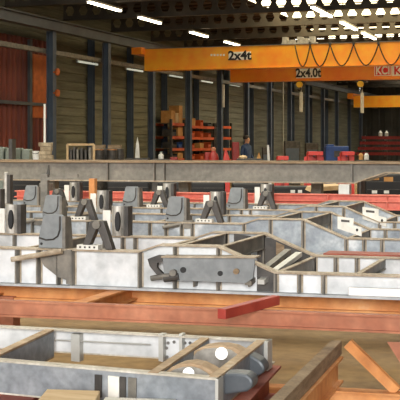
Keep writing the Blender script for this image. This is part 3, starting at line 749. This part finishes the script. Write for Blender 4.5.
def box_on_floor(name, px0, px1, ytop, d, m, label, cat, group=None, depth=.5, bev=.02):
    a, b = G(px0, d), G(px1, d); zt = PD(0, ytop, d).z
    return MB().box((a + b) / 2, (b - a).length, depth, zt, RT, FW), zt, (a + b) / 2, (b - a).length
# grey-green cabinets at the left
for k, (x0, x1, yt) in enumerate(((-8, 6, 147), (7, 15, 148), (16, 22.5, 148), (23, 31.5, 149))):
    mb, zt, c, w = box_on_floor('x', x0, x1, yt, 26, 'cabinet_green', '', '')
    t = thing('steel_cabinet', c, 'grey-green steel cabinet below the red screen, %s of the row from the left' % ordn[k], 'cabinet', 'grey-green cabinets')
    mb.build('body', 'cabinet_green', t, bevel=.03)
    MB().box(c - FW * .26 + Z * .1, w * .86, .02, zt - .2, RT, FW).build('door', 'cabinet_green', t)
    MB().box(c - FW * .28 + RT * (w * .3) + Z * (zt * .75), .03, .03, .12, RT, FW).build('handle', 'galv', t)
mb, zt, c, w = box_on_floor('x', 10.5, 14, 139, 25.2, '', '', '')
tag(mb.build('tall_plate', 'dark_steel'), 'tall narrow dark plate standing between the grey-green cabinets', 'plate')
# white bucket on stool-like stack, wooden stack with white pole
d = 24
zt = PD(0, 159, d).z
c = G(46, d); t = thing('block_stack', c, 'stack of stone-coloured blocks on the floor carrying a white pole', 'stack')
MB().box(c, .3, .3, zt, RT, FW).build('plinth', 'stone', t)
zz = zt
for k, w in enumerate((.28, .25, .24, .28)):
    MB().box(c + Z * zz + RT * ((-1) ** k * .008), w, .25, .088, RT, FW).build('block', 'stone', t, bevel=.01); zz += .09
tag(MB().tube([c + Z * zz - RT * .03, Vector((*(c - RT * .03).xy, PD(0, 104, d).z))], .024, 10).build('white_pole', 'white', smooth=False), 'slim white pole standing on the stack of blocks at left', 'pole')
c = G(35.8, 24.3); zt = PD(0, 159.5, 24.3).z; zt2 = PD(0, 151, 24.3).z
tag(MB().box(c, .3, .3, zt).build('stool', 'dark_steel'), 'dark stool under the white bucket at left', 'stool')
b = thing('bucket', c + Z * (zt + .0005), 'small white bucket standing left of the stack of blocks', 'bucket')
MB().lathe(c + Z * (zt + .0005), [(.065, 0), (.085, zt2 - zt), (.078, zt2 - zt), (.06, .01)], 16).build('pail', 'white', b)
MB().tube([c + Z * (zt2 - .01) + RT * (.088 * math.cos(a)) - FW * (.088 * math.sin(a)) - Z * (.05 * math.sin(a)) for a in [math.pi * k / 10 for k in range(11)]], .006, 6).build('bucket_handle', 'dark_steel', b)
# sheet rack
d = 27
t = thing('sheet_rack', G(82, d), 'tan tubular rack of upright dark sheets in front of the first planks', 'rack')
zt = PD(0, 144.5, d).z
for px in (67.5, 94): MB().box(G(px, d), .05, .05, zt, RT, FW).build('upright', 'plywood', t)
for px in (67.5, 94): MB().box(G(px, d + .8), .05, .05, zt, RT, FW).build('upright', 'plywood', t)
MB().bar(G(67.5, d, zt), G(94, d, zt), .05, .05).build('top_bar', 'plywood', t)
MB().bar(G(67.5, d, .3), G(94, d, .3), .05, .05).build('lower_bar', 'plywood', t)
sh = 0
for px, hh, m in ((69.5, .95, 'mid_steel'), (72.5, .92, 'dark_steel'), (75.5, .96, 'dark_steel'), (79, .93, 'mid_steel'), (83, .95, 'dark_steel'), (87, .92, 'dark_steel'), (91, .96, 'mid_steel')):
    tag(MB().box(G(px, d + .42), .05, .7, zt * hh, RT, FW).build('steel_sheet', m), '%s steel sheet from the left standing in the tan tubular rack' % ordn[sh], 'sheet', 'sheets in the tan rack'); sh += 1
# dark drums and brown heap
for k, px in enumerate((99, 105, 112, 119)):
    c = G(px, 30 + (k % 2) * .3); zt = PD(0, 150 - (k % 2), 30).z
    t = thing('oil_drum', c, 'dark steel drum right of the sheet rack, %s of four from the left' % ordn[k], 'drum', 'dark drums by the wall')
    MB().lathe(c, [(.15, 0), (.155, .02), (.15, .05), (.15, zt * .33), (.157, zt * .35), (.15, zt * .37), (.15, zt * .66), (.157, zt * .68), (.15, zt * .7), (.15, zt - .03), (.155, zt)], 20).build('body', 'dark_steel', t)
    MB().lathe(c + Z * zt, [(.14, 0), (.14, .012)], 20).build('lid', 'mid_steel' if k % 2 else 'rust', t)
for k, (px, w) in enumerate(((99, .36), (115, .36))):
    c = G(px, 31.2); z0 = 1.75 - 4 * 31 / FPX
    t = thing('crate', c, '%s brown wooden crate behind the dark drums' % ('left' if k == 0 else 'right'), 'crate', 'brown crates behind the drums')
    MB().box(c, w, .5, z0 + .06, RT, FW).build('body', 'timber', t)
    for zz in (.3, .8, 1.3): MB().box(c - FW * .26 + Z * zz, w + .02, .02, .1, RT, FW).build('slat', 'rust', t)
# traffic-cone like white bag and bench items near the racks
c = G(137.5, 32); zt = PD(0, 158, 32).z
tag(MB().box(c, .7, .5, zt, RT, FW).build('bench_cabinet', 'dark_steel', bevel=.02), 'dark bench cabinet behind the raised chassis, under the white sheet', 'cabinet')
tag(MB().prism([G(135, 32, zt), G(139.5, 32, zt), G(139, 32, PD(0, 146, 32).z), G(137.5, 32, PD(0, 137, 32).z), G(136, 32, PD(0, 144, 32).z)], FW * .1).build('white_sheet', 'off_white'), 'narrow pointed white sheet leaning upright between two columns', 'sheet')
c = G(161, 30); zt = PD(0, 159, 30).z
tag(MB().box(c, .5, .5, zt, RT, FW).build('work_stand', 'dark_steel', bevel=.02), 'dark work stand in front of the left pallet rack', 'stand')
t = thing('canister', c + Z * (zt + .0005), 'small white canister with green cap before the left pallet rack', 'canister')
MB().lathe(c + Z * (zt + .0005), [(.07, 0), (.075, .02), (.075, .1), (.03, .15), (.03, .17)], 14).build('body', 'off_white', t)
MB().lathe(c + Z * (zt + .171), [(.035, 0), (.035, .03)], 12).build('cap', 'cabinet_green', t)
c = G(174, 31.5); zt = PD(0, 157, 31.5).z
tag(MB().box(c, .22, .4, zt, RT, FW).build('tool_box', 'red_deep', bevel=.02), 'dark red upright tool box below the left pallet rack', 'box')
# red gas cylinder pair / welder near right rack
c = G(213.5, 29); zt = PD(0, 147, 29).z
t = thing('gas_cylinder', c, 'red gas cylinder with pale cap in front of the right pallet rack', 'cylinder')
MB().lathe(c, [(.13, 0), (.14, .03), (.14, zt - .28), (.12, zt - .2), (.06, zt - .13), (.05, zt - .1)], 18).build('body', 'red_deep', t, smooth=True)
MB().lathe(c + Z * (zt - .1), [(.055, 0), (.06, .06), (.03, .1)], 14).build('cap', 'rust_pink', t)
c = G(207.5, 29.5); zt = PD(0, 152, 29.5).z
tag(MB().box(c, .16, .4, zt, RT, FW).build('welding_machine', 'red_deep', bevel=.03), 'dark red welding machine left of the red gas cylinder', 'machine')
d = 24
pz = lambda px, py: PD(px, py, d)
tag(MB().prism([G(222.5, d), G(230.5, d), pz(229.5, 158), pz(226.5, 150), pz(225, 150), pz(223.5, 157)], FW * .2).build('red_wedge', 'red_bright', bevel=.01), 'bright red wedge-shaped guard right of the gas cylinder', 'guard')
mb, zt, c, w = box_on_floor('x', 232, 239, 142, 33, '', '', '')
tag(mb.build('locker', 'red_deep', bevel=.02), 'tall dark red locker left of the person in blue', 'locker')
mb, zt, c, w = box_on_floor('x', 237, 262, 158.5, 27, '', '', '')
tag(mb.build('work_bench', 'dark_steel', bevel=.02), 'dark work bench in front of the person in blue', 'bench')
tag(MB().lathe(G(243, 27, zt + .0005), [(.1, 0), (.11, .04), (.07, .07), (.02, .08)], 12).build('cloth_bundle', 'plywood'), 'pale cloth bundle lying on the dark work bench', 'bundle')
tag(MB().prism([G(257, 27, zt + .0005), G(261, 27, zt + .0005), G(259, 27, zt + .16)], FW * .1).build('small_cone', 'cardboard'), 'small brown cone standing on the dark work bench', 'cone')
tag(MB().prism([G(270, 26), G(273.5, 26), PD(269, 145, 26), PD(267, 145, 26)], FW * .05).build('leaning_board', 'galv'), 'pale narrow board leaning left of the red stands', 'board')
# red stands
def red_stand(px0, px1, yt, d, label):
    w = (G(px1, d) - G(px0, d)).length; c = (G(px0, d) + G(px1, d)) / 2; zt = PD(0, yt, d).z
    t = thing('red_stand', c, label, 'stand', 'red steel stands behind the raised chassis')
    for s in (-1, 1):
        MB().prism([c + RT * (s * w * .5), c + RT * (s * w * .16), c + RT * (s * w * .1) + Z * zt * .985, c + RT * (s * w * .34) + Z * zt * .985], FW * .3).build('side_frame', 'red_bright', t)
    MB().box(c + Z * (zt - .07), w * .72, .3, .07, RT, FW).build('top_plate', 'red_bright', t)
    MB().box(c + FW * .22 + Z * .2, w * .98, .04, zt - .3, RT, FW).build('back_plate', 'red_bright', t)
red_stand(275, 290, 156, 21, 'lowest bright red steel stand, just left of the other two')
red_stand(305, 325, 151.5, 21, 'bright red steel stand in the middle, left of the blue machine')
red_stand(339, 356, 151.5, 21, 'bright red steel stand on the right, in front of the blue machine')
# blue machine
mb, zt, c, w = box_on_floor('x', 325, 348, 146, 34, '', '', '')
t = thing('blue_machine', c, 'blue box-shaped machine between the two right red stands', 'machine')
mb.build('housing', 'blue', t, bevel=.04); MB().box(c - RT * w * .3 + Z * zt, w * .35, .4, .05, RT, FW).build('top_unit', 'blue', t, bevel=.03)
MB().box(c - FW * .26 + Z * (zt - .35), w * .3, .03, .2, RT, FW).build('control_panel', 'dark_steel', t)
# dark machines along the wall
for k, (x0, x1, yt, d, lb) in enumerate(((284, 300, 141, 46, 'tall dark machine cabinet left of the middle red stand'), (262, 270, 147, 44, 'dark teal cabinet by the wall right of the person in blue'), (305, 318, 143, 50, 'dark machine cabinet by the wall behind the middle red stand'))):
    mb, zt, c, w = box_on_floor('x', x0, x1, yt, d, '', '', '')
    t = thing('machine_cabinet', c, lb, 'cabinet', 'dark machine cabinets'); mb.build('body', 'dark_steel', t, bevel=.03)
    MB().box(c - FW * .26 + Z * .2, w * .8, .02, zt - .5, RT, FW).build('door', 'column', t)
# pale pot and canisters at right
for px, py, d, lb in ((361, 151.5, 23, 'left'), (366.5, 152.5, 23.3, 'right')):
    c = G(px, d); zt = PD(0, 159.8, d).z
    tag(MB().box(c, .12, .3, zt, RT, FW).build('pedestal', 'dark_steel'), 'dark pedestal carrying the %s small pale can' % lb, 'pedestal', 'pedestals of the pale cans')
    tag(MB().lathe(c + Z * (zt + .0005), [(.045, 0), (.05, .02), (.05, .1), (.03, .13), (.02, .14)], 12).build('paint_can', 'off_white' if lb == 'right' else 'cardboard'), '%s small pale can standing behind the raised chassis at right' % lb, 'can', 'pale cans')
# red stock far right
base = PY(385, 143, 62.0)
t = thing('stock_rack', Vector((base.x + 2.5, 62, 0)), 'dark cantilever rack holding long red beams by the end wall', 'rack')
for k in range(4):
    xx = PY(362 + k * 22, 143, 62).x
    MB().box((xx, 62.6, 0), .16, .16, 2.2).build('upright', 'dark_steel', t)
for k in range(4):
    z = 1.06 + .3 * k
    for j in range(4):
        xx = PY(362 + j * 22, 143, 62).x; MB().box((xx, 62.2, z - .08), .1, .9, .08).build('arm', 'dark_steel', t)
    xa, xb = PY(356 + k * 2, 143, 62).x, PY(440, 143, 62).x
    mb = MB(); mb.box(((xa + xb) / 2, 61.95, z + .001), xb - xa, .16, .02); mb.box(((xa + xb) / 2, 61.95, z + .02), xb - xa, .03, .13); mb.box(((xa + xb) / 2, 61.95, z + .15), xb - xa, .16, .02)
    tag(mb.build('stock_beam', 'red_deep'), 'long red steel beam on the far rack, %s from the bottom' % ordn[k], 'beam', 'red beams on the far rack')
for px, lb in ((380.5, 'left'), (386.5, 'right')):
    q = PY(px, 138, 61.95); c = Vector((q.x, 61.95, 1.06 + .9 + .171))
    tag(MB().lathe(c, [(.1, 0), (.11, .05), (.11, .2), (.04, .28), (.04, .34)], 12).build('jar', 'galv'), '%s one of two pale jars standing on the far red beams' % lb, 'jar', 'jars on the far red beams')

# ------------------------------------------------------------------ person in blue
def person(base, face):
    r = thing('person', base, 'person in blue work clothes standing by the planked wall behind the bench', 'person')
    J_ = {}
    E = []
    def j(n, x, y, z, rad, par=None):
        J_[n] = (len(J_), Vector((x, y, z)), rad)
        if par: E.append((J_[par][0], J_[n][0]))
    j('pelvis', 0, 0, .98, .15); j('waist', 0, 0, 1.12, .145, 'pelvis'); j('chest', 0, .01, 1.34, .17, 'waist'); j('neck', 0, 0, 1.52, .062, 'chest'); j('head0', 0, -.02, 1.6, .08, 'neck'); j('head1', 0, -.02, 1.7, .1, 'head0'); j('head2', 0, -.01, 1.79, .075, 'head1'); j('nose', 0, -.115, 1.675, .022, 'head1')
    for s, n in ((-1, 'l'), (1, 'r')):
        j('sh' + n, s * .2, .01, 1.44, .075, 'chest'); j('el' + n, s * .26, .02, 1.16, .052, 'sh' + n); j('wr' + n, s * .24, -.16, .98, .035, 'el' + n); j('pa' + n, s * .235, -.22, .94, .036, 'wr' + n)
        for k, (dx, L) in enumerate(((-.028, .075), (-.01, .085), (.01, .08), (.028, .065))):
            j('f%s%d' % (n, k), s * .235 + dx, -.25 - L * .5, .92, .01, 'pa' + n); j('g%s%d' % (n, k), s * .235 + dx, -.25 - L * .8, .89, .008, 'f%s%d' % (n, k))
        j('th' + n, s * .19, -.245, .93, .011, 'pa' + n)
        j('hip' + n, s * .1, 0, .9, .11, 'pelvis'); j('kn' + n, s * .115, -.02, .5, .068, 'hip' + n); j('an' + n, s * .12, .02, .1, .045, 'kn' + n); j('to' + n, s * .13, -.14, .04, .04, 'an' + n)
    me = bpy.data.meshes.new('body'); me.from_pydata([v[1] for v in J_.values()], E, []); o = bpy.data.objects.new('body', me); C.objects.link(o)
    sk = o.modifiers.new('Skin', 'SKIN'); sk.use_smooth_shade = True
    for i, (n, v) in enumerate(J_.items()):
        me.skin_vertices[0].data[i].radius = (v[2], v[2]); me.skin_vertices[0].data[i].use_root = (n == 'pelvis')
    sb = o.modifiers.new('Sub', 'SUBSURF'); sb.levels = sb.render_levels = 1
    dg = bpy.context.evaluated_depsgraph_get(); dg.update(); m2 = bpy.data.meshes.new_from_object(o.evaluated_get(dg)); bpy.data.objects.remove(o)
    rot = Matrix.Rotation(face, 4, 'Z')
    mz = min(v.co.z for v in m2.vertices)
    m2.transform(Matrix.Translation((0, 0, -mz)))
    m2.materials.clear()
    for n in ('blue_cloth', 'skin', 'trousers'): m2.materials.append(MATS[n])
    for p in m2.polygons:
        c = p.center
        p.material_index = 1 if (c.z > 1.53 or (c.y < -.17 and c.z < 1.05 and c.z > .7)) else (2 if c.z < .95 and c.y > -.17 else 0)
        p.use_smooth = True
    m2.transform(rot)
    b = bpy.data.objects.new('body', m2); C.objects.link(b); b.parent = r
    hm = MB(); hm.lathe((0, 0, 0), [(.104, -.02), (.112, .03), (.1, .08), (.06, .115), (.01, .125)], 14)
    h = hm.build('hair', 'hair', r, smooth=True) if False else None
    me = bpy.data.meshes.new('hair'); me.from_pydata(hm.v, [], hm.f); me.transform(Matrix.Translation((0, .012, 1.72 - mz))); me.transform(rot); me.materials.append(MATS['hair'])
    h = bpy.data.objects.new('hair', me); C.objects.link(h); h.parent = r
    for s in (-1, 1):
        me = bpy.data.meshes.new('eye'); bm = bmesh.new(); bmesh.ops.create_uvsphere(bm, u_segments=8, v_segments=6, radius=.012); bm.to_mesh(me); bm.free()
        me.transform(Matrix.Translation((s * .035, -.105, 1.7 - mz))); me.transform(rot); me.materials.append(MATS['black']); e = bpy.data.objects.new('eye', me); C.objects.link(e); e.parent = r
    return r
pb = G(246.5, 38)
tag(MB().box(pb, 1.0, .8, .2, RT, FW).build('low_platform', 'timber'), 'low wooden platform the person in blue stands on', 'platform')
person(pb + Z * .2005, A + .9)

# ------------------------------------------------------------------ light
w = bpy.data.worlds.new('World'); S.world = w; w.use_nodes = True
bgd = w.node_tree.nodes['Background']; bgd.inputs[0].default_value = (1.0, .985, .965, 1); bgd.inputs[1].default_value = 2.2
sun = bpy.data.lights.new('daylight_sun', 'SUN'); sun.energy = 2.4; sun.angle = .3; sun.color = (1, .97, .93)
so = bpy.data.objects.new('daylight_sun', sun); C.objects.link(so); so.rotation_euler = (math.radians(76), 0, math.radians(14))

# ------------------------------------------------------------------ camera
cd = bpy.data.cameras.new('camera'); co = bpy.data.objects.new('camera', cd); C.objects.link(co)
cd.sensor_width = 36; cd.lens = FPX * 36 / 400; cd.shift_y = -(200 - HOR) / 400; cd.clip_end = 300
co.location = CAM; co.rotation_euler = (math.pi / 2, 0, A)
S.camera = co
S.view_settings.view_transform = 'Standard'; S.view_settings.look = 'None'; S.view_settings.exposure = .14; S.view_settings.gamma = 1
S.view_settings.use_curve_mapping = False
